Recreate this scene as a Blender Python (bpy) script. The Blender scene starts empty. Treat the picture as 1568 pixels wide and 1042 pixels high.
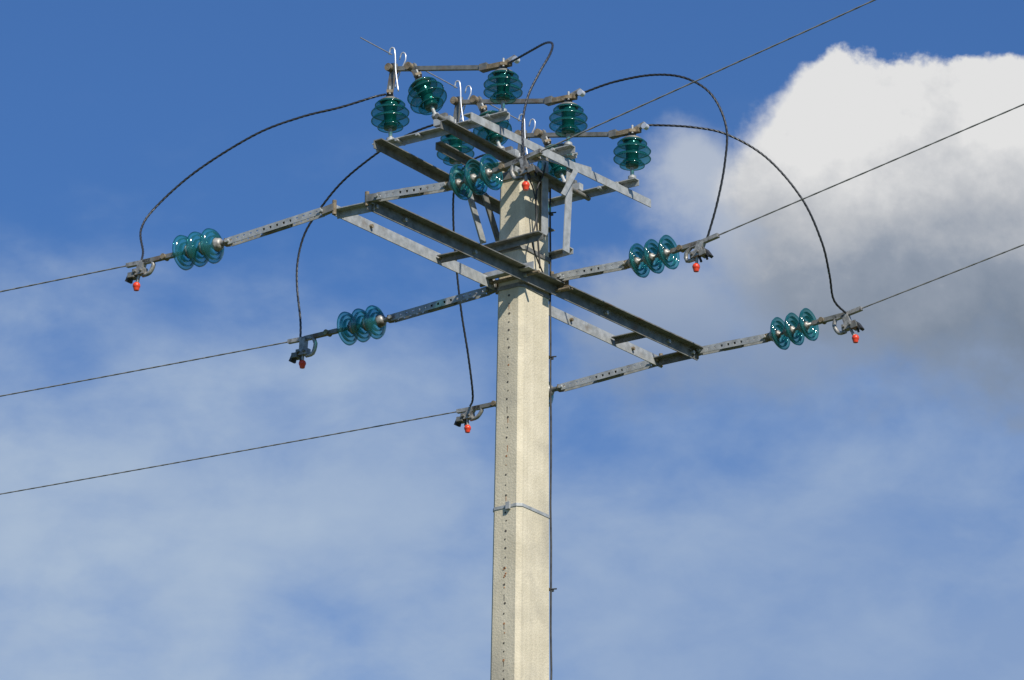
import bpy, math, random
from mathutils import Vector, Matrix
random.seed(4)
sc=bpy.context.scene
sc.view_settings.view_transform='Standard'; sc.view_settings.look='None'; sc.view_settings.exposure=0
# ---------------- camera (photographer stands 30 m from the pole, long lens) -------------
CAM=Vector((-0.077,-30.0,1.6))
ROT=(Matrix.Rotation(math.radians(110),4,'X')@Matrix.Rotation(math.radians(0.6),4,'Z'))
cd=bpy.data.cameras.new("camera"); cd.lens=161; cd.sensor_width=36; cd.clip_end=6000
cam=bpy.data.objects.new("camera",cd); sc.collection.objects.link(cam)
cam.matrix_world=Matrix.Translation(CAM)@ROT
sc.camera=cam
F=161/36*1568
# structure axes: A = along the cross-arms, N = along the line
A=Vector((math.cos(math.radians(54.5)),math.sin(math.radians(54.5)),0))
N=Vector((A.y,-A.x,0)); Z=Vector((0,0,1))
def W(s,t,z): return A*s+N*t+Z*z
def sof(p): return p.dot(A)
def at(u,v,s=None,t=None,z=None):
    """survey sighting intersected with a structural plane (s, t or z = const)"""
    d=(ROT.to_3x3()@Vector(((u-784)/F,(521-v)/F,-1))).normalized()
    n,c=(A,s) if s is not None else ((N,t) if t is not None else (Z,z))
    return CAM+d*((c-CAM.dot(n))/d.dot(n))
# ---------------- materials -------------
def mat(name):
    m=bpy.data.materials.new(name); m.use_nodes=True
    nt=m.node_tree; return m,nt,nt.nodes["Principled BSDF"]
def noisy(name,c1,c2,scale,rough=.6,metal=0.,bump=.0,bscale=None,c3=None,sc3=8,thr=.62):
    m,nt,p=mat(name); N_=nt.nodes; L=nt.links
    tc=N_.new("ShaderNodeTexCoord"); n=N_.new("ShaderNodeTexNoise"); n.inputs["Scale"].default_value=scale; n.inputs["Detail"].default_value=8
    L.new(tc.outputs["Object"],n.inputs["Vector"])
    r=N_.new("ShaderNodeValToRGB"); r.color_ramp.elements[0].position=.35; r.color_ramp.elements[1].position=.65
    r.color_ramp.elements[0].color=(*c1,1); r.color_ramp.elements[1].color=(*c2,1)
    L.new(n.outputs["Fac"],r.inputs["Fac"]); out=r.outputs["Color"]
    if c3:
        n3=N_.new("ShaderNodeTexNoise"); n3.inputs["Scale"].default_value=sc3; n3.inputs["Detail"].default_value=6
        L.new(tc.outputs["Object"],n3.inputs["Vector"])
        r3=N_.new("ShaderNodeValToRGB"); r3.color_ramp.elements[0].position=thr; r3.color_ramp.elements[1].position=thr+.14
        L.new(n3.outputs["Fac"],r3.inputs["Fac"])
        mx=N_.new("ShaderNodeMixRGB"); mx.inputs[2].default_value=(*c3,1)
        L.new(r3.outputs["Color"],mx.inputs[0]); L.new(out,mx.inputs[1]); out=mx.outputs[0]
    L.new(out,p.inputs["Base Color"])
    p.inputs["Roughness"].default_value=rough; p.inputs["Metallic"].default_value=metal
    if bump:
        nb=N_.new("ShaderNodeTexNoise"); nb.inputs["Scale"].default_value=bscale or scale*3; nb.inputs["Detail"].default_value=5
        L.new(tc.outputs["Object"],nb.inputs["Vector"])
        b=N_.new("ShaderNodeBump"); b.inputs["Strength"].default_value=bump; b.inputs["Distance"].default_value=.01
        L.new(nb.outputs["Fac"],b.inputs["Height"]); L.new(b.outputs["Normal"],p.inputs["Normal"])
    return m
CONC=noisy("concrete",(.58,.51,.365),(.68,.60,.44),5,.9,0,.3,70,(.47,.42,.315),1.8,.52)
# faint vertical weathering streaks on the concrete
nt=CONC.node_tree; p=nt.nodes["Principled BSDF"]; src=p.inputs["Base Color"].links[0].from_socket
tc=nt.nodes.new("ShaderNodeTexCoord"); mp=nt.nodes.new("ShaderNodeMapping"); mp.inputs["Scale"].default_value=(30,30,.8)
nn=nt.nodes.new("ShaderNodeTexNoise"); nn.inputs["Scale"].default_value=1; nn.inputs["Detail"].default_value=4
nt.links.new(tc.outputs["Object"],mp.inputs[0]); nt.links.new(mp.outputs[0],nn.inputs["Vector"])
n2=nt.nodes.new("ShaderNodeTexNoise"); n2.inputs["Scale"].default_value=90; nt.links.new(tc.outputs["Object"],n2.inputs["Vector"])
ad=nt.nodes.new("ShaderNodeMath"); nt.links.new(nn.outputs["Fac"],ad.inputs[0]); nt.links.new(n2.outputs["Fac"],ad.inputs[1])
mr=nt.nodes.new("ShaderNodeMapRange"); mr.inputs[1].default_value=.7; mr.inputs[2].default_value=1.3; mr.inputs[3].default_value=.88; mr.inputs[4].default_value=1.09
nt.links.new(ad.outputs[0],mr.inputs[0])
vm=nt.nodes.new("ShaderNodeVectorMath"); vm.operation='SCALE'; nt.links.new(src,vm.inputs[0]); nt.links.new(mr.outputs[0],vm.inputs["Scale"])
nt.links.new(vm.outputs[0],p.inputs["Base Color"])
GALV=noisy("galvanised_steel",(.31,.32,.31),(.46,.465,.45),20,.55,.2,.1,60,(.24,.21,.17),7,.6)
GALV2=noisy("weathered_steel",(.14,.14,.125),(.25,.245,.22),18,.6,.25,.1,60,(.16,.11,.07),9,.58)
RUST=noisy("rusted_iron",(.15,.115,.07),(.30,.24,.16),25,.8,.2,.3,90)
ORG=noisy("rust_stain",(.35,.14,.05),(.45,.25,.12),25,.9)
DARK=noisy("dark_iron",(.03,.03,.03),(.07,.07,.065),20,.6,.3)
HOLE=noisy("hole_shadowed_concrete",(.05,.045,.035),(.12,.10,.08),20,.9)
CABLE=noisy("stranded_cable",(.03,.032,.035),(.06,.062,.065),30,.4,.4)
WIRE=noisy("line_conductor",(.20,.195,.175),(.28,.27,.24),30,.6,.2)
ALU=noisy("bright_aluminium",(.6,.61,.62),(.75,.75,.75),30,.35,.4)
CASTAL=noisy("cast_clamp",(.25,.24,.21),(.46,.44,.40),30,.5,.4,.2,60,(.12,.1,.08),20,.55)
RED,_,p=mat("red_plastic"); p.inputs["Base Color"].default_value=(.75,.06,.02,1); p.inputs["Roughness"].default_value=.35
def glass(name,face,edge,dif):
    # toughened-glass shell: tinted transmission (deeper where light crosses it obliquely), fresnel-like reflection, a little body scatter
    m,nt,p=mat(name); Nn=nt.nodes; L=nt.links
    lw=Nn.new("ShaderNodeLayerWeight"); lw.inputs["Blend"].default_value=.35
    cm=Nn.new("ShaderNodeMixRGB"); L.new(lw.outputs["Facing"],cm.inputs[0]); cm.inputs[1].default_value=(*face,1); cm.inputs[2].default_value=(*edge,1)
    t=Nn.new("ShaderNodeBsdfTransparent"); L.new(cm.outputs[0],t.inputs[0])
    p.inputs["Base Color"].default_value=(*dif,1); p.inputs["Roughness"].default_value=.10
    m1=Nn.new("ShaderNodeMixShader"); m1.inputs[0].default_value=.80; L.new(p.outputs[0],m1.inputs[1]); L.new(t.outputs[0],m1.inputs[2])
    gl=Nn.new("ShaderNodeBsdfGlossy"); gl.inputs["Roughness"].default_value=.10
    lf=Nn.new("ShaderNodeLayerWeight"); lf.inputs["Blend"].default_value=.5
    pw=Nn.new("ShaderNodeMath"); pw.operation='POWER'; L.new(lf.outputs["Facing"],pw.inputs[0]); pw.inputs[1].default_value=4
    ma=Nn.new("ShaderNodeMath"); ma.operation='MULTIPLY_ADD'; L.new(pw.outputs[0],ma.inputs[0]); ma.inputs[1].default_value=.55; ma.inputs[2].default_value=.05
    m2=Nn.new("ShaderNodeMixShader"); L.new(ma.outputs[0],m2.inputs[0]); L.new(m1.outputs[0],m2.inputs[1]); L.new(gl.outputs[0],m2.inputs[2])
    L.new(m2.outputs[0],Nn["Material Output"].inputs[0]); return m
GLASS=glass("teal_glass",(.36,.74,.72),(.04,.26,.29),(.05,.32,.34))
GLASSG=glass("green_glass",(.33,.76,.70),(.04,.30,.28),(.03,.27,.25))
CORE,nt,p=mat("green_glass_core"); p.inputs["Base Color"].default_value=(.010,.085,.075,1); p.inputs["Roughness"].default_value=.12
# ---------------- mesh builder -------------
class B:
    def __init__(s,name): s.name=name; s.v=[]; s.f=[]; s.m=[]; s.sm=[]; s.mats=[]
    def mi(s,m):
        if m not in s.mats: s.mats.append(m)
        return s.mats.index(m)
    def add(s,vs,fs,m,smooth=False):
        o=len(s.v); s.v+= [tuple(x) for x in vs]; i=s.mi(m)
        for f in fs: s.f.append([k+o for k in f]); s.m.append(i); s.sm.append(smooth)
    def box(s,c,X,Y,Zv,m):
        vs=[c+X*a+Y*b+Zv*d for d in(-.5,.5) for b in(-.5,.5) for a in(-.5,.5)]
        s.add(vs,[(0,2,3,1),(4,5,7,6),(0,1,5,4),(2,6,7,3),(0,4,6,2),(1,3,7,5)],m)
    def bar(s,p0,p1,up,w,th,m):   # flat bar, width w along 'up', thickness th
        d=(p1-p0); dn=d.normalized(); u=(up-dn*up.dot(dn)).normalized(); k=dn.cross(u)
        s.box((p0+p1)/2,d,k*th,u*w,m)
    def prism(s,p0,p1,pts,m):
        n=len(pts); vs=[p0+q for q in pts]+[p1+q for q in pts]
        s.add(vs,[list(range(n))[::-1],list(range(n,2*n))]+[(i,(i+1)%n,n+(i+1)%n,n+i) for i in range(n)],m)
    def angle(s,p0,p1,f1,f2,w1,w2,th,m):  # L profile, heel on p0-p1
        s.prism(p0,p1,[Vector(),f1*w1,f1*w1+f2*th,f1*th+f2*th,f1*th+f2*w2,f2*w2],m)
    def perf(s,p0,p1,up,w,th,m,pitch=.055,h=.024): # perforated strap with real holes
        d=p1-p0; L=d.length; dn=d.normalized(); u=(up-dn*up.dot(dn)).normalized(); k=dn.cross(u)
        r=(w-h)/2
        for sg in(-1,1): s.box((p0+p1)/2+u*sg*(w/2-r/2),d,k*th,u*r,m)
        n=max(2,int(L/pitch)); g=L/n
        for i in range(n+1):
            c=p0+dn*(i*g); s.box(c,dn*(g-h)*(1 if 0<i<n else .8),k*th*.96,u*h*1.02,m)
    def frame(s,d):
        d=d.normalized(); r=Z if abs(d.z)<.9 else Vector((1,0,0)); x=d.cross(r).normalized(); return x,d.cross(x)
    def lathe(s,o,ax,prof,m,n=32,closed=False,smooth=True):
        ax=ax.normalized(); x,y=s.frame(ax); vs=[]; k=len(prof)
        for i in range(n):
            a=2*math.pi*i/n; e=x*math.cos(a)+y*math.sin(a)
            vs+=[o+ax*h+e*r for r,h in prof]
        fs=[]
        for i in range(n):
            j=(i+1)%n
            for q in range(k if closed else k-1):
                q2=(q+1)%k; fs.append((i*k+q,j*k+q,j*k+q2,i*k+q2))
        s.add(vs,fs,m,smooth)
    def cyl(s,p0,p1,r,m,n=12,r1=None):
        d=p1-p0; L=d.length; r1=r if r1 is None else r1
        s.lathe(p0,d,[(0,0),(r,0)],m,n,smooth=False); s.lathe(p0,d,[(r,0),(r1,L)],m,n); s.lathe(p0,d,[(r1,L),(0,L)],m,n,smooth=False)
    def ball(s,c,r,m):
        s.lathe(c,Z,[(r*math.sin(math.pi*i/10),-r*math.cos(math.pi*i/10)) for i in range(11)],m,16)
    def tube(s,pts,r,m,n=6):
        vs=[];fs=[];x=None
        for i,p in enumerate(pts):
            d=(pts[min(i+1,len(pts)-1)]-pts[max(i-1,0)]).normalized()
            if x is None: x,_=s.frame(d)
            x=(x-d*x.dot(d)).normalized(); y=d.cross(x)
            vs+=[p+(x*math.cos(2*math.pi*k/n)+y*math.sin(2*math.pi*k/n))*r for k in range(n)]
        for i in range(len(pts)-1):
            for k in range(n): fs.append((i*n+k,i*n+(k+1)%n,(i+1)*n+(k+1)%n,(i+1)*n+k))
        fs.append(list(range(n))[::-1]); fs.append([(len(pts)-1)*n+k for k in range(n)])
        s.add(vs,fs,m,True)
    def strands(s,pts,R,r,m,pitch=.11,k=3): # twisted cable
        x=None; L=0; rings=[[] for _ in range(k)]
        for i,p in enumerate(pts):
            d=(pts[min(i+1,len(pts)-1)]-pts[max(i-1,0)]).normalized()
            if x is None: x,_=s.frame(d)
            x=(x-d*x.dot(d)).normalized(); y=d.cross(x)
            if i: L+=(p-pts[i-1]).length
            for q in range(k):
                a=2*math.pi*(L/pitch+q/k); rings[q].append(p+(x*math.cos(a)+y*math.sin(a))*R)
        for q in range(k): s.tube(rings[q],r,m,5)
    def done(s):
        me=bpy.data.meshes.new(s.name); me.from_pydata(s.v,[],s.f)
        for m in s.mats: me.materials.append(m)
        me.polygons.foreach_set("material_index",s.m); me.polygons.foreach_set("use_smooth",s.sm); me.update()
        import bmesh
        bm=bmesh.new(); bm.from_mesh(me); bmesh.ops.recalc_face_normals(bm,faces=bm.faces); bm.to_mesh(me); bm.free()
        o=bpy.data.objects.new(s.name,me); sc.collection.objects.link(o); return o
def smoothpath(P,step=.012):
    out=[]
    for i in range(len(P)-1):
        a=P[max(i-1,0)];b=P[i];c=P[i+1];d=P[min(i+2,len(P)-1)]
        n=max(2,int((c-b).length/step))
        for k in range(n):
            t=k/n; out.append(.5*((2*b)+(c-a)*t+(2*a-5*b+4*c-d)*t*t+(3*b-a-3*c+d)*t**3))
    return out+[P[-1]]
# ---------------- ground -------------
GR=noisy("grass_field",(.05,.07,.02),(.09,.11,.04),.4,1,0,.5,6)
g=B("ground"); g.add([Vector((-3000,-3000,0)),Vector((3000,-3000,0)),Vector((3000,3000,0)),Vector((-3000,3000,0))],[(0,1,2,3)],GR); g.done()
# ---------------- pole -------------
ZT=at(803,270,t=0).z
def dims(z):
    k=(.412-(z-10)*.0154)/.37*1.055; return .214*k/2,.338*k/2
def ring(z,e=0,ch=.03):
    hn,ha=dims(z); hn+=e;ha+=e
    return [W(x,y,z) for x,y in((-ha,-hn+ch),(-ha,hn-ch),(-ha+ch,hn),(ha-ch,hn),(ha,hn-ch),(ha,-hn+ch),(ha-ch,-hn),(-ha+ch,-hn))]
pole=B("concrete_utility_pole")
zs=[0+ZT*i/40 for i in range(41)]
vs=[];fs=[]
for z in zs: vs+=ring(z)
for i in range(40):
    for k in range(8): fs.append((i*8+k,i*8+(k+1)%8,i*8+8+(k+1)%8,i*8+8+k))
fs.append([320+k for k in range(8)])
pole.add(vs,fs,CONC)
def strap(b,z,h,m,e=.004):
    a=ring(z-h/2,e); c=ring(z+h/2,e); a2=ring(z-h/2,-.002); c2=ring(z+h/2,-.002)
    vs=a+c+a2+c2; fs=[]
    for k in range(8):
        j=(k+1)%8; fs+=[(k,j,8+j,8+k),(16+k,16+j,j,k),(8+k,8+j,24+j,24+k)]
    b.add(vs,fs,m)
zs_=at(797,773,s=-.17).z
strap(pole,zs_,.022,GALV)
pole.box(W(-dims(zs_)[1]-.012,.03,zs_),A*.02,N*.03,Z*.05,GALV)
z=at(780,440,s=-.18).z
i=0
while z>1.0:   # climbing / bolt holes as raised discs, hole shade painted in, some rusty
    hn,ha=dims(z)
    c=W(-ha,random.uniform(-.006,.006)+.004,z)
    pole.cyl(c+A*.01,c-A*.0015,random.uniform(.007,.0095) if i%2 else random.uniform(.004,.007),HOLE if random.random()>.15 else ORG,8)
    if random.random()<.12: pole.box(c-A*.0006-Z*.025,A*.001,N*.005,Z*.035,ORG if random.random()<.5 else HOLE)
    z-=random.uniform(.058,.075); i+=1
zr=at(773,882,s=-.18).z
for q in range(6): pole.ball(W(-dims(zr)[1]+.004,random.uniform(-.012,.012),zr+random.uniform(-.1,.06)),.008,ORG)
# earth / control cable down the far edge
pts=[]
z=ZT
while z>0:
    hn,ha=dims(z); pts.append(W(ha+.010,hn-.012+random.uniform(-.004,.004),z)); z-=.3
pole.tube(pts,.008,DARK,6)
for v in (325,545,900):
    zc=at(845,v,s=.17).z; hn,ha=dims(zc); c=W(ha,hn-.02,zc); pole.box(c+A*.02,A*.05,N*.02,Z*.015,DARK); pole.cyl(c,c+A*.02+N*.05,.005,DARK)
pole.done()
# ---------------- lower cross-arm (pair of angles) -------------
TF=.135; TB=-.135
arm=B("steel_crossarm")
f0=at(562,303,t=TF); f1=at(1067,536,t=TF)
arm.angle(f0,f1,-Z,N,.085,.075,.008,GALV2)
b0=at(513,313,t=TB); b1=at(1014,548,t=TB)
arm.angle(b0,b1,-Z,-N,.08,.07,.008,GALV)
sL,sR=sof(f0),sof(f1); bL,bR=sof(b0),sof(b1)
def lerp(p,q,k): return p+(q-p)*k
def across(k,ext=.04,w=.06,m=GALV):
    p=lerp(f0,f1,k)-Z*.03+N*ext; q=lerp(b0,b1,k)-Z*.03-N*ext
    arm.angle(q,p,-A,-Z,w,w*.9,.007,m)
across(.015,.02); across(.985,.02,m=GALV2); across(.84,-.01,.05,GALV2); across(.30,-.01,.05,GALV2)
ZL=(f0.z+f1.z)/2
for ss in(-.21,.21):
    arm.angle(W(ss,TB-.06,ZL-.03),W(ss,TF+.10,ZL-.03),A*(1 if ss>0 else -1),Z,.06,.06,.008,RUST if ss>0 else GALV)
    arm.cyl(W(ss*.9,TB-.1,ZL-.045),W(ss*.9,TF+.13,ZL-.045),.012,RUST)
for k in(.02,.1,.3,.45,.55,.7,.9,.98):
    c=lerp(f0,f1,k)-Z*.045; arm.cyl(c-N*.02,c+N*.03,.014,GALV,6)
    c=lerp(b0,b1,k)-Z*.04; arm.cyl(c-N*.02,c+N*.02,.014,RUST,6)
strap(arm,ZL-.10,.03,GALV2,.006); strap(arm,ZL+.04,.025,GALV2,.006)
arm.done()
# ---------------- switch frame on the pole head -------------
sw=B("disconnect_switch_frame")
ZF=ZT
TT=.42
kL=sof(at(722,172,t=TT)); kR=sof(at(997,306,t=TT)); zf=at(722,172,t=TT).z; zf2=at(997,306,t=TT).z
zb=at(572,215,t=-TT).z; kB=sof(at(572,215,t=-TT))
sw.angle(W(kL,TT,zf),W(kR,TT,zf2),-Z,-N,.06,.07,.008,GALV)
sw.angle(W(kB,-TT,zb),W(kR-.1,-TT,zb),-Z,N,.06,.07,.008,GALV2)
sw.angle(W(kL+.05,.12,ZF-.01),W(.3,.12,ZF-.01),-Z,N,.06,.06,.008,GALV2)
sw.angle(W(kL+.35,-.14,ZF-.01),W(kR-.55,-.14,ZF-.01),-Z,N,.055,.05,.008,GALV2)
OFF=[(0,0),(100,51),(198,102)]
bases=[]
for (du,dv) in OFF:
    Dp=at(770+du,174+dv,t=TT+.02); s0=sof(Dp)
    Ap=at(598+du,216+dv,s=s0)
    sw.angle(Ap-N*.12-Z*.012,Dp+N*.06-Z*.012,-A,-Z,.055,.045,.007,GALV)
    bases.append((s0,Ap,Dp))
# verticals, braces, brackets on the pole head
def br(u0,v0,u1,v1,w,m=GALV,**k):
    p=at(u0,v0,**k); q=at(u1,v1,**k); f=A if 's' not in k else N
    sw.angle(p,q,-f,(N if 's' not in k else -A)*-1,w,w*.7,.007,m)
br(840,246,839,362,.075,t=.15)
br(878,262,872,388,.075,t=.40)
br(886,262,866,300,.05,t=.43)
sw.angle(at(745,380,s=-.2),at(832,357,s=-.2),-A,-Z,.06,.05,.008,GALV2)
sw.angle(at(838,392,s=.2),at(878,381,s=.2),-A,-Z,.05,.04,.008,GALV)
br(722,292,745,372,.07,GALV,t=-.30); br(746,296,768,368,.07,GALV2,t=-.22)
sw.bar(at(820,236,t=.3),at(905,262,t=.3),Z,.05,.01,GALV)
strap(sw,at(780,383,s=-.17).z,.03,GALV2,.008); strap(sw,ZT-.05,.06,GALV2,.01)
# pole-head mechanism: shaft, cranks, bolts
zsh=ZF+.06
sw.cyl(W(kL+.1,.05,zsh),W(kR-.25,.05,zsh),.018,GALV2)
for (s0,Ap,Dp) in bases:
    c=lerp(Ap,Dp,.5)
    sw.box(c+Z*.03-A*.03,A*.05,N*.14,Z*.05,GALV); sw.box(c+Z*.055-A*.03,A*.03,N*.05,Z*.07,GALV2)
    for q in(-.38,-.2,.25,.4):
        e=c+N*q; sw.cyl(e-A*.075-Z*.03,e+A*.03-Z*.03,.012,GALV,6)
sw.tube(smoothpath([W(.0,.18,zsh),W(-.06,.2,zsh-.12),W(-.1,.17,zsh-.3),W(-.03,.16,zsh-.8)],.03),.007,DARK)
sw.tube(smoothpath([at(800,262,t=.2),at(815,285,t=.2),at(822,330,t=.2),at(815,372,t=.2),at(832,420,t=.17)],.03),.006,DARK)
for u,v in((860,232),(875,238),(845,240),(862,225),(800,247),(818,240),(830,238),(790,262)):
    c=at(u,v,t=.3); sw.box(c,A*random.uniform(.04,.09),N*random.uniform(.03,.06),Z*random.uniform(.02,.05),random.choice([GALV,GALV2,RUST,GALV]))
    sw.cyl(c-N*.05,c+N*.05,.011,GALV,6)
sw.done()
# ---------------- post insulators -------------
def post(base,top,name="post_insulator"):
    b=B(name); ax=(top-base); L=ax.length; ax=ax.normalized()
    k=L/.37
    b.cyl(base,base+ax*.10*k,.014,GALV); b.cyl(base,base+ax*.018,.03,GALV,8)
    def sh(h,R,d):
        o=base+ax*h*k
        b.lathe(o,ax,[(.045,.022),(.07,.018),(R*.6,.012),(R*.88,.002),(R,-d),(R*.985,-d-.007),(R*.93,-d-.002)],GLASSG,48)
    b.lathe(base+ax*.09*k,ax,[(.0,.0),(.045,.0),(.05,.02),(.042,.05),(.045,.1),(.05,.16),(.062,.205),(.0,.212)],CORE,28)
    sh(.115,.092,.010); sh(.172,.136,.018); sh(.232,.136,.018); sh(.285,.108,.012)
    b.lathe(base+ax*.305*k,ax,[(0,-.012),(.07,-.012),(.073,.0),(.055,.012),(.03,.018),(.026,.05),(0,.052)],GALV2,20)
    x,y=b.frame(ax)
    b.box(top-ax*.01,x*.10,y*.045,ax*.022,RUST)
    for q in(-.04,.0,.04): b.cyl(top+x*q-ax*.03,top+x*q+ax*.03,.009,GALV,6)
    return b.done()
caps=[]
for i,((du,dv),(s0,Ap,Dp)) in enumerate(zip(OFF,bases)):
    tA=at(597+du,142+dv,s=s0); tD=at(772+du,99+dv,s=s0)
    Db=at(770+du,172+dv,s=s0)
    post(Ap,tA); post(Db,Db+Z*(tD-Db).length)
    mb=at(668+du,180+dv,s=s0); mt=at(640+du,118+dv,s=s0)
    post(mb,mt)
    caps.append((s0,tA,tD,mb,mt))
    # moving blade, contacts, arcing horns
    b=B("switch_blade")
    b.cyl(mb,at(690+du,188+dv,s=s0),.022,GALV2)
    p=at(600+du,106+dv,s=s0); q=at(748+du,104+dv,s=s0)
    b.bar(p,q,Z,.03,.03,GALV2); b.bar(q,at(782+du,97+dv,s=s0),Z,.035,.04,RUST)
    b.bar(tA,at(604+du,98+dv,s=s0),N,.04,.03,GALV2)
    b.cyl(p-A*.05,p+A*.05,.028,RUST,14); b.cyl(at(630+du,104+dv,s=s0)-A*.05,at(630+du,104+dv,s=s0)+A*.05,.028,RUST,14)
    b.bar(mt,at(632+du,100+dv,s=s0),N,.045,.03,GALV2)
    b.box(at(742+du,104+dv,s=s0),A*.05,N*.06,Z*.05,GALV2)
    b.cyl(at(790+du,92+dv,s=s0)-A*.02,at(790+du,92+dv,s=s0)+A*.02,.022,ALU)
    b.bar(at(765+du,102+dv,s=s0),at(790+du,88+dv,s=s0),Z,.03,.03,CASTAL)
    def rod(L,r=.006,m=ALU,ds=0): b.tube(smoothpath([at(u+du,v+dv,s=s0+ds) for u,v in L],.02),r,m,6)
    rod([(596,84),(598,75),(603,74),(605,84),(606,110),(610,140)],ds=-.04)
    rod([(612,92),(615,82),(620,82),(621,92),(612,112),(605,135)],.005,ds=.03)
    rod([(552,58),(600,84)],.0045,WIRE)
    b.done()
# ---------------- insulator strings, clamps, line wires -------------
def string(att,bar0,bar1,i0,i1,cl,far,body,ball,s,sgn):
    P=lambda q:at(q[0],q[1],s=s)
    a,p0,p1,q0,q1,c,fr=[P(x) for x in(att,bar0,bar1,i0,i1,cl,far)]
    b=B("insulator_string")
    b.bar(a,p0,Z,.05,.035,GALV2); b.cyl(p0-A*.04,p0+A*.04,.014,GALV); b.cyl(a-Z*.05,a+Z*.05,.015,RUST)
    for o in(-.022,.022): b.perf(p0+A*o,p1+A*o,Z,.05,.006,GALV,.055,.018)
    b.perf(lerp(p0,p1,.35),lerp(p0,p1,.62),Z,.062,.03,GALV2)
    b.bar(p1,q0,Z,.05,.04,RUST); b.cyl(p1-A*.045,p1+A*.045,.014,GALV); b.ball(lerp(p1,q0,.6),.03,RUST)
    d=(q1-q0); L=d.length; dn=d.normalized(); st=.122
    q00=q0+dn*max(0,(L-3*st-.05)/2)
    b.cyl(q0,q00,.018,GALV2); b.cyl(q00+dn*(3*st),q1,.014,GALV2)
    for k in range(3):
        o=q00+dn*(st*k)
        b.lathe(o,dn,[(0,0),(.026,0),(.040,.012),(.045,.035),(.05,.048),(0,.05)],CASTAL,20)
        g=o+dn*.04
        b.lathe(g,dn,[(.03,.002),(.055,.004),(.078,.010),(.100,.020),(.117,.034),(.124,.050),(.119,.054),(.114,.049)],GLASS,48)
        b.lathe(g,dn,[(.100,.022),(.099,.046),(.095,.046),(.093,.020)],GLASS,40)
        b.lathe(g,dn,[(.070,.012),(.069,.042),(.065,.042),(.063,.010)],GLASS,40)
        b.lathe(g,dn,[(0,.01),(.03,.012),(.028,.035),(.012,.04),(.012,st-.04),(0,st-.04)],CASTAL,12)
    b.bar(q1-dn*.03,lerp(q1,c,.9),Z,.03,.03,GALV2); b.cyl(lerp(q1,c,.2)-A*.03,lerp(q1,c,.2)+A*.03,.02,RUST)
    b.done()
    k=B("dead_end_clamp")
    bd=P(body); bl=P(ball)
    dirw=(fr-c).normalized(); up=(Z-dirw*Z.dot(dirw)).normalized()
    k.bar(c-dirw*.10,c+dirw*.12,up,.028,.03,CASTAL)
    k.tube(smoothpath([c-dirw*.10,lerp(c,bd,.5)-dirw*.12,bd-dirw*.09-up*.02,bd-dirw*.03-up*.03],.02),.015,CASTAL,8)
    k.bar(c-dirw*.02,bd,dirw,.05,.04,CASTAL)
    k.box(bd,dirw*.10,A*.05,up*.045,CASTAL); k.box(bd+dirw*.055-up*.02,dirw*.05,A*.07,up*.035,GALV2)
    for q in(-.03,.02):
        k.cyl(bd+dirw*q-A*.045,bd+dirw*q+A*.045,.010,GALV2,6)
        k.cyl(bd+dirw*(q+.03)+up*.03,bd+dirw*(q+.05)-up*.07,.009,DARK,6)
    k.bar(bd+dirw*.07,bd+dirw*.10-up*.06,A,.05,.02,DARK)
    k.cyl(bd,bl,.011,CASTAL); k.ball(bl,.027,RED); k.cyl(bl-Z*.034,bl-Z*.01,.018,RED,10,.024)
    k.done()
    w=B("power_line")
    dd=(fr-c); nrm=dd.normalized(); Lw=dd.length
    sagc=.0006
    pts=[c-nrm*.05]
    for i in range(1,61):
        x=i*.75; pts.append(c+nrm*x+Z*sagc*x*(x-Lw))
    w.strands(smoothpath(pts,.05),.0014,.0045,WIRE,.25,2)
    w.done()
    return c,bd
s1,s3=sof(at(512,318,t=TB)),sof(at(1012,552,t=TB))
r1,r2,r3=sof(at(562,305,t=TF)),sof(at(848,427,t=TF)),sof(at(1067,540,t=TF))
s2=sof(at(760,441,t=TB))
string((512,318),(494,325),(352,371),(345,372),(262,392),(215,403),(0,447),(214,417),(209,438),s1,-1)
string((762,440),(747,446),(602,488),(595,489),(512,508),(462,520),(0,607),(464,540),(463,557),s2,-1)
string((1012,552),(1000,556),(862,594),(855,595),(768,617),(720,627),(0,757),(716,638),(716,656),s3,-1)
string((562,305),(580,302),(684,286),(690,285),(762,261),(806,242),(1340,0),(806,262),(805,284),r1,1)
string((845,427),(860,424),(957,406),(964,404),(1034,384),(1078,370),(1568,160),(1068,389),(1066,409),r2,1)
string((1067,540),(1073,538),(1173,518),(1180,516),(1250,494),(1298,481),(1568,375),(1300,500),(1310,518),r3,1)
# ---------------- jumper cables -------------
def jumper(L,sa,sb,tail=None):
    j=B("jumper_cable"); P=[at(u,v,s=sa+(sb-sa)*i/(len(L)-1)) for i,(u,v) in enumerate(L)]
    j.strands(smoothpath(P),.0034,.0056,CABLE,.12,3); j.done()
S=[c[0] for c in caps]
jumper([(217,398),(219,385),(216,352),(238,318),(300,263),(390,207),(460,180),(520,165),(572,149),(590,145)],s1,S[0])
jumper([(460,520),(460,490),(455,440),(456,400),(466,360),(486,326),(520,283),(560,248),(610,214),(663,192),(692,190)],s2,S[1])
jumper([(720,622),(724,605),(717,545),(706,475),(698,400),(694,330),(697,285),(715,252),(750,236),(795,242)],s3,S[2])
jumper([(778,97),(790,91),(815,77),(836,66),(846,68),(842,84),(826,112),(808,150),(800,195),(803,245)],S[0],r1)
jumper([(876,149),(892,143),(940,126),(1000,115),(1050,120),(1090,146),(1112,195),(1110,250),(1098,312),(1082,368)],S[1],r2)
jumper([(972,196),(990,192),(1060,195),(1115,207),(1175,243),(1228,305),(1258,370),(1270,420),(1277,460),(1298,482)],S[2],r3)
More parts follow.
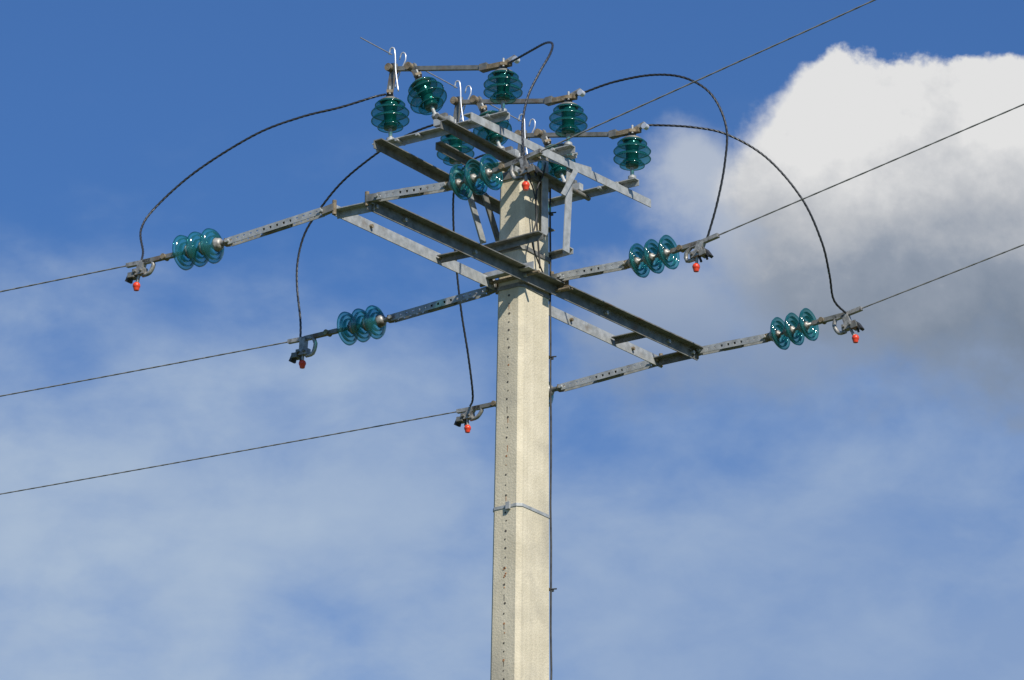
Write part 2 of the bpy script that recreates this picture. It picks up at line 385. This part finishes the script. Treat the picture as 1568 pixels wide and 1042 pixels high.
# ---------------- light and sky -------------
SD=Vector((.42,-.91,0)).normalized()*math.cos(math.radians(42))+Z*math.sin(math.radians(42))
sd=bpy.data.lights.new("sun","SUN"); sd.energy=5.0; sd.angle=math.radians(.5); sd.color=(1,.95,.86)
so=bpy.data.objects.new("sun",sd); sc.collection.objects.link(so); so.rotation_euler=SD.to_track_quat('Z','Y').to_euler()
w=bpy.data.worlds.new("World"); sc.world=w; w.use_nodes=True; nt=w.node_tree; NN=nt.nodes; L=nt.links
bg=NN["Background"]; STR=.1; bg.inputs["Strength"].default_value=STR
sky=NN.new("ShaderNodeTexSky"); sky.sky_type='NISHITA'; sky.sun_disc=False
sky.sun_elevation=math.radians(42); sky.sun_rotation=math.atan2(SD.x,SD.y); sky.ozone_density=2.5; sky.air_density=1.0; sky.dust_density=.3
def sock(x,n,i):
    if isinstance(x,(int,float)): n.inputs[i].default_value=x
    else: L.new(x,n.inputs[i])
def M(op,a,b=0,c=0,clamp=False):
    n=NN.new("ShaderNodeMath"); n.operation=op; n.use_clamp=clamp
    sock(a,n,0); sock(b,n,1); sock(c,n,2); return n.outputs[0]
def ss(x,a,b,lo=0.,hi=1.):
    n=NN.new("ShaderNodeMapRange"); n.interpolation_type='SMOOTHSTEP'
    sock(x,n,0); n.inputs[1].default_value=a; n.inputs[2].default_value=b; n.inputs[3].default_value=lo; n.inputs[4].default_value=hi; return n.outputs[0]
tc=NN.new("ShaderNodeTexCoord"); sx=NN.new("ShaderNodeSeparateXYZ"); L.new(tc.outputs["Generated"],sx.inputs[0])
yy=M('MAXIMUM',sx.outputs[1],.05)
U=M('DIVIDE',M('DIVIDE',sx.outputs[0],yy),.119)
V=M('DIVIDE',M('SUBTRACT',M('DIVIDE',sx.outputs[2],yy),.364),.084)
cv=NN.new("ShaderNodeCombineXYZ"); L.new(U,cv.inputs[0]); L.new(M('MULTIPLY',V,.665),cv.inputs[1])
def noise(scale,detail=8,rough=.55,off=(0,0,0),st=(1,1,1),dist=0):
    mp=NN.new("ShaderNodeMapping"); mp.inputs["Location"].default_value=off; mp.inputs["Scale"].default_value=st
    L.new(cv.outputs[0],mp.inputs[0])
    n=NN.new("ShaderNodeTexNoise"); n.inputs["Scale"].default_value=scale; n.inputs["Detail"].default_value=detail; n.inputs["Roughness"].default_value=rough; n.inputs["Distortion"].default_value=dist
    L.new(mp.outputs[0],n.inputs["Vector"]); return n.outputs["Fac"]
def px(u,v): return ((u-784)/784,(521-v)/784)
def Y(v): return (521-v)/784
Vs=M('MULTIPLY',V,.665)
def blob(u,v,r,ry=None):
    x,y=px(u,v); r/=784; ry=(ry/784 if ry else r)
    dx=M('DIVIDE',M('SUBTRACT',U,x),r); dy=M('DIVIDE',M('SUBTRACT',Vs,y),ry)
    return M('SUBTRACT',1,M('SQRT',M('ADD',M('MULTIPLY',dx,dx),M('MULTIPLY',dy,dy))))
def union(Q,k=.15):
    f=None
    for q in Q:
        b_=blob(*q); f=b_ if f is None else M('SMOOTH_MAX',f,b_,k)
    return f
n1=noise(3.2,9,.58,(3,1,0)); n2=noise(9,8,.58,(1,7,0)); n5=noise(22,5,.55,(4,4,0))
sub=lambda n:M('SUBTRACT',n,.5)
fld=union([(1400,230,165),(1300,235,155),(1560,235,180),(1475,205,150),(1215,290,135,120),(1450,400,260,190),(1270,400,200,160),(1640,420,260,240)])
dens=M('ADD',fld,M('ADD',M('MULTIPLY',sub(n1),.95),M('ADD',M('MULTIPLY',sub(n2),.5),M('MULTIPLY',sub(n5),.14))))
soft=M('ADD',ss(Vs,Y(430),Y(190),.60,.13),ss(U,px(1280,0)[0],px(1130,0)[0],0,.25))
cum=ss(M('DIVIDE',M('SUBTRACT',dens,-.04),soft,clamp=True),0,1)
shade=M('ADD',ss(Vs,Y(580),Y(120),.0,1.08),M('ADD',M('MULTIPLY',sub(n1),.8),M('MULTIPLY',sub(n2),.65)))
cr=NN.new("ShaderNodeValToRGB"); L.new(shade,cr.inputs[0])
E=cr.color_ramp.elements; E[0].position=0; E[0].color=(.19,.24,.32,1); E[1].position=1.0; E[1].color=(.76,.76,.76,1)
e=E.new(.35); e.color=(.28,.325,.40,1); e=E.new(.7); e.color=(.50,.52,.555,1)
# soft veil trailing left of and under the cumulus
f2=union([(1180,330,260,170),(1070,240,120,90),(1350,480,380,170),(1000,480,260,150),(1500,520,300,150)],.25)
n6=noise(2.6,8,.56,(7,3,0),(1,1.2,1))
d2=M('ADD',f2,M('ADD',M('MULTIPLY',sub(n6),1.8),M('MULTIPLY',sub(n2),.7)))
veil=M('MULTIPLY',ss(d2,-.02,.75),.82)
vcr=NN.new("ShaderNodeMixRGB"); L.new(ss(Vs,Y(600),Y(250)),vcr.inputs[0]); vcr.inputs[1].default_value=(.235,.31,.45,1); vcr.inputs[2].default_value=(.50,.55,.63,1)
# high thin haze
n3=noise(1.5,7,.52,(5,2,0),(1,1.5,1),.1); n4=noise(3.4,8,.56,(9,4,0),(1,1.6,1),.15)
hz=M('ADD',ss(Vs,Y(60),Y(1000),.05,.95),M('ADD',M('MULTIPLY',sub(n3),1.4),M('MULTIPLY',sub(n4),.8)))
hz=ss(hz,.05,1.05,0,.90)
hz=M('MULTIPLY',hz,ss(Vs,Y(20),Y(420)))
hc=NN.new("ShaderNodeMixRGB"); L.new(M('ADD',ss(U,.8,-.9,.1,.8),M('MULTIPLY',sub(n4),1.3)),hc.inputs[0]); hc.use_clamp=True
hc.inputs[1].default_value=(.25,.36,.575,1); hc.inputs[2].default_value=(.42,.52,.655,1)
hcl=M('ADD',ss(U,.8,-.9,.1,.8),M('MULTIPLY',sub(n4),1.3),0,True); L.new(hcl,hc.inputs[0])
def scale(c,k):
    n=NN.new("ShaderNodeVectorMath"); n.operation='SCALE'; L.new(c,n.inputs[0]); n.inputs["Scale"].default_value=k; return n.outputs[0]
def mixc(f,a,b):
    m=NN.new("ShaderNodeMixRGB"); L.new(f,m.inputs[0]); L.new(a,m.inputs[1]); L.new(b,m.inputs[2]); return m.outputs[0]
tint=NN.new("ShaderNodeMixRGB"); tint.blend_type='MULTIPLY'; tint.inputs[0].default_value=1; L.new(sky.outputs[0],tint.inputs[1]); tint.inputs[2].default_value=(.45,.72,1.08,1)
o=mixc(hz,tint.outputs[0],scale(hc.outputs[0],1/STR))
o=mixc(veil,o,scale(vcr.outputs[0],1/STR))
o=mixc(cum,o,scale(cr.outputs[0],1/STR))
L.new(o,bg.inputs[0])
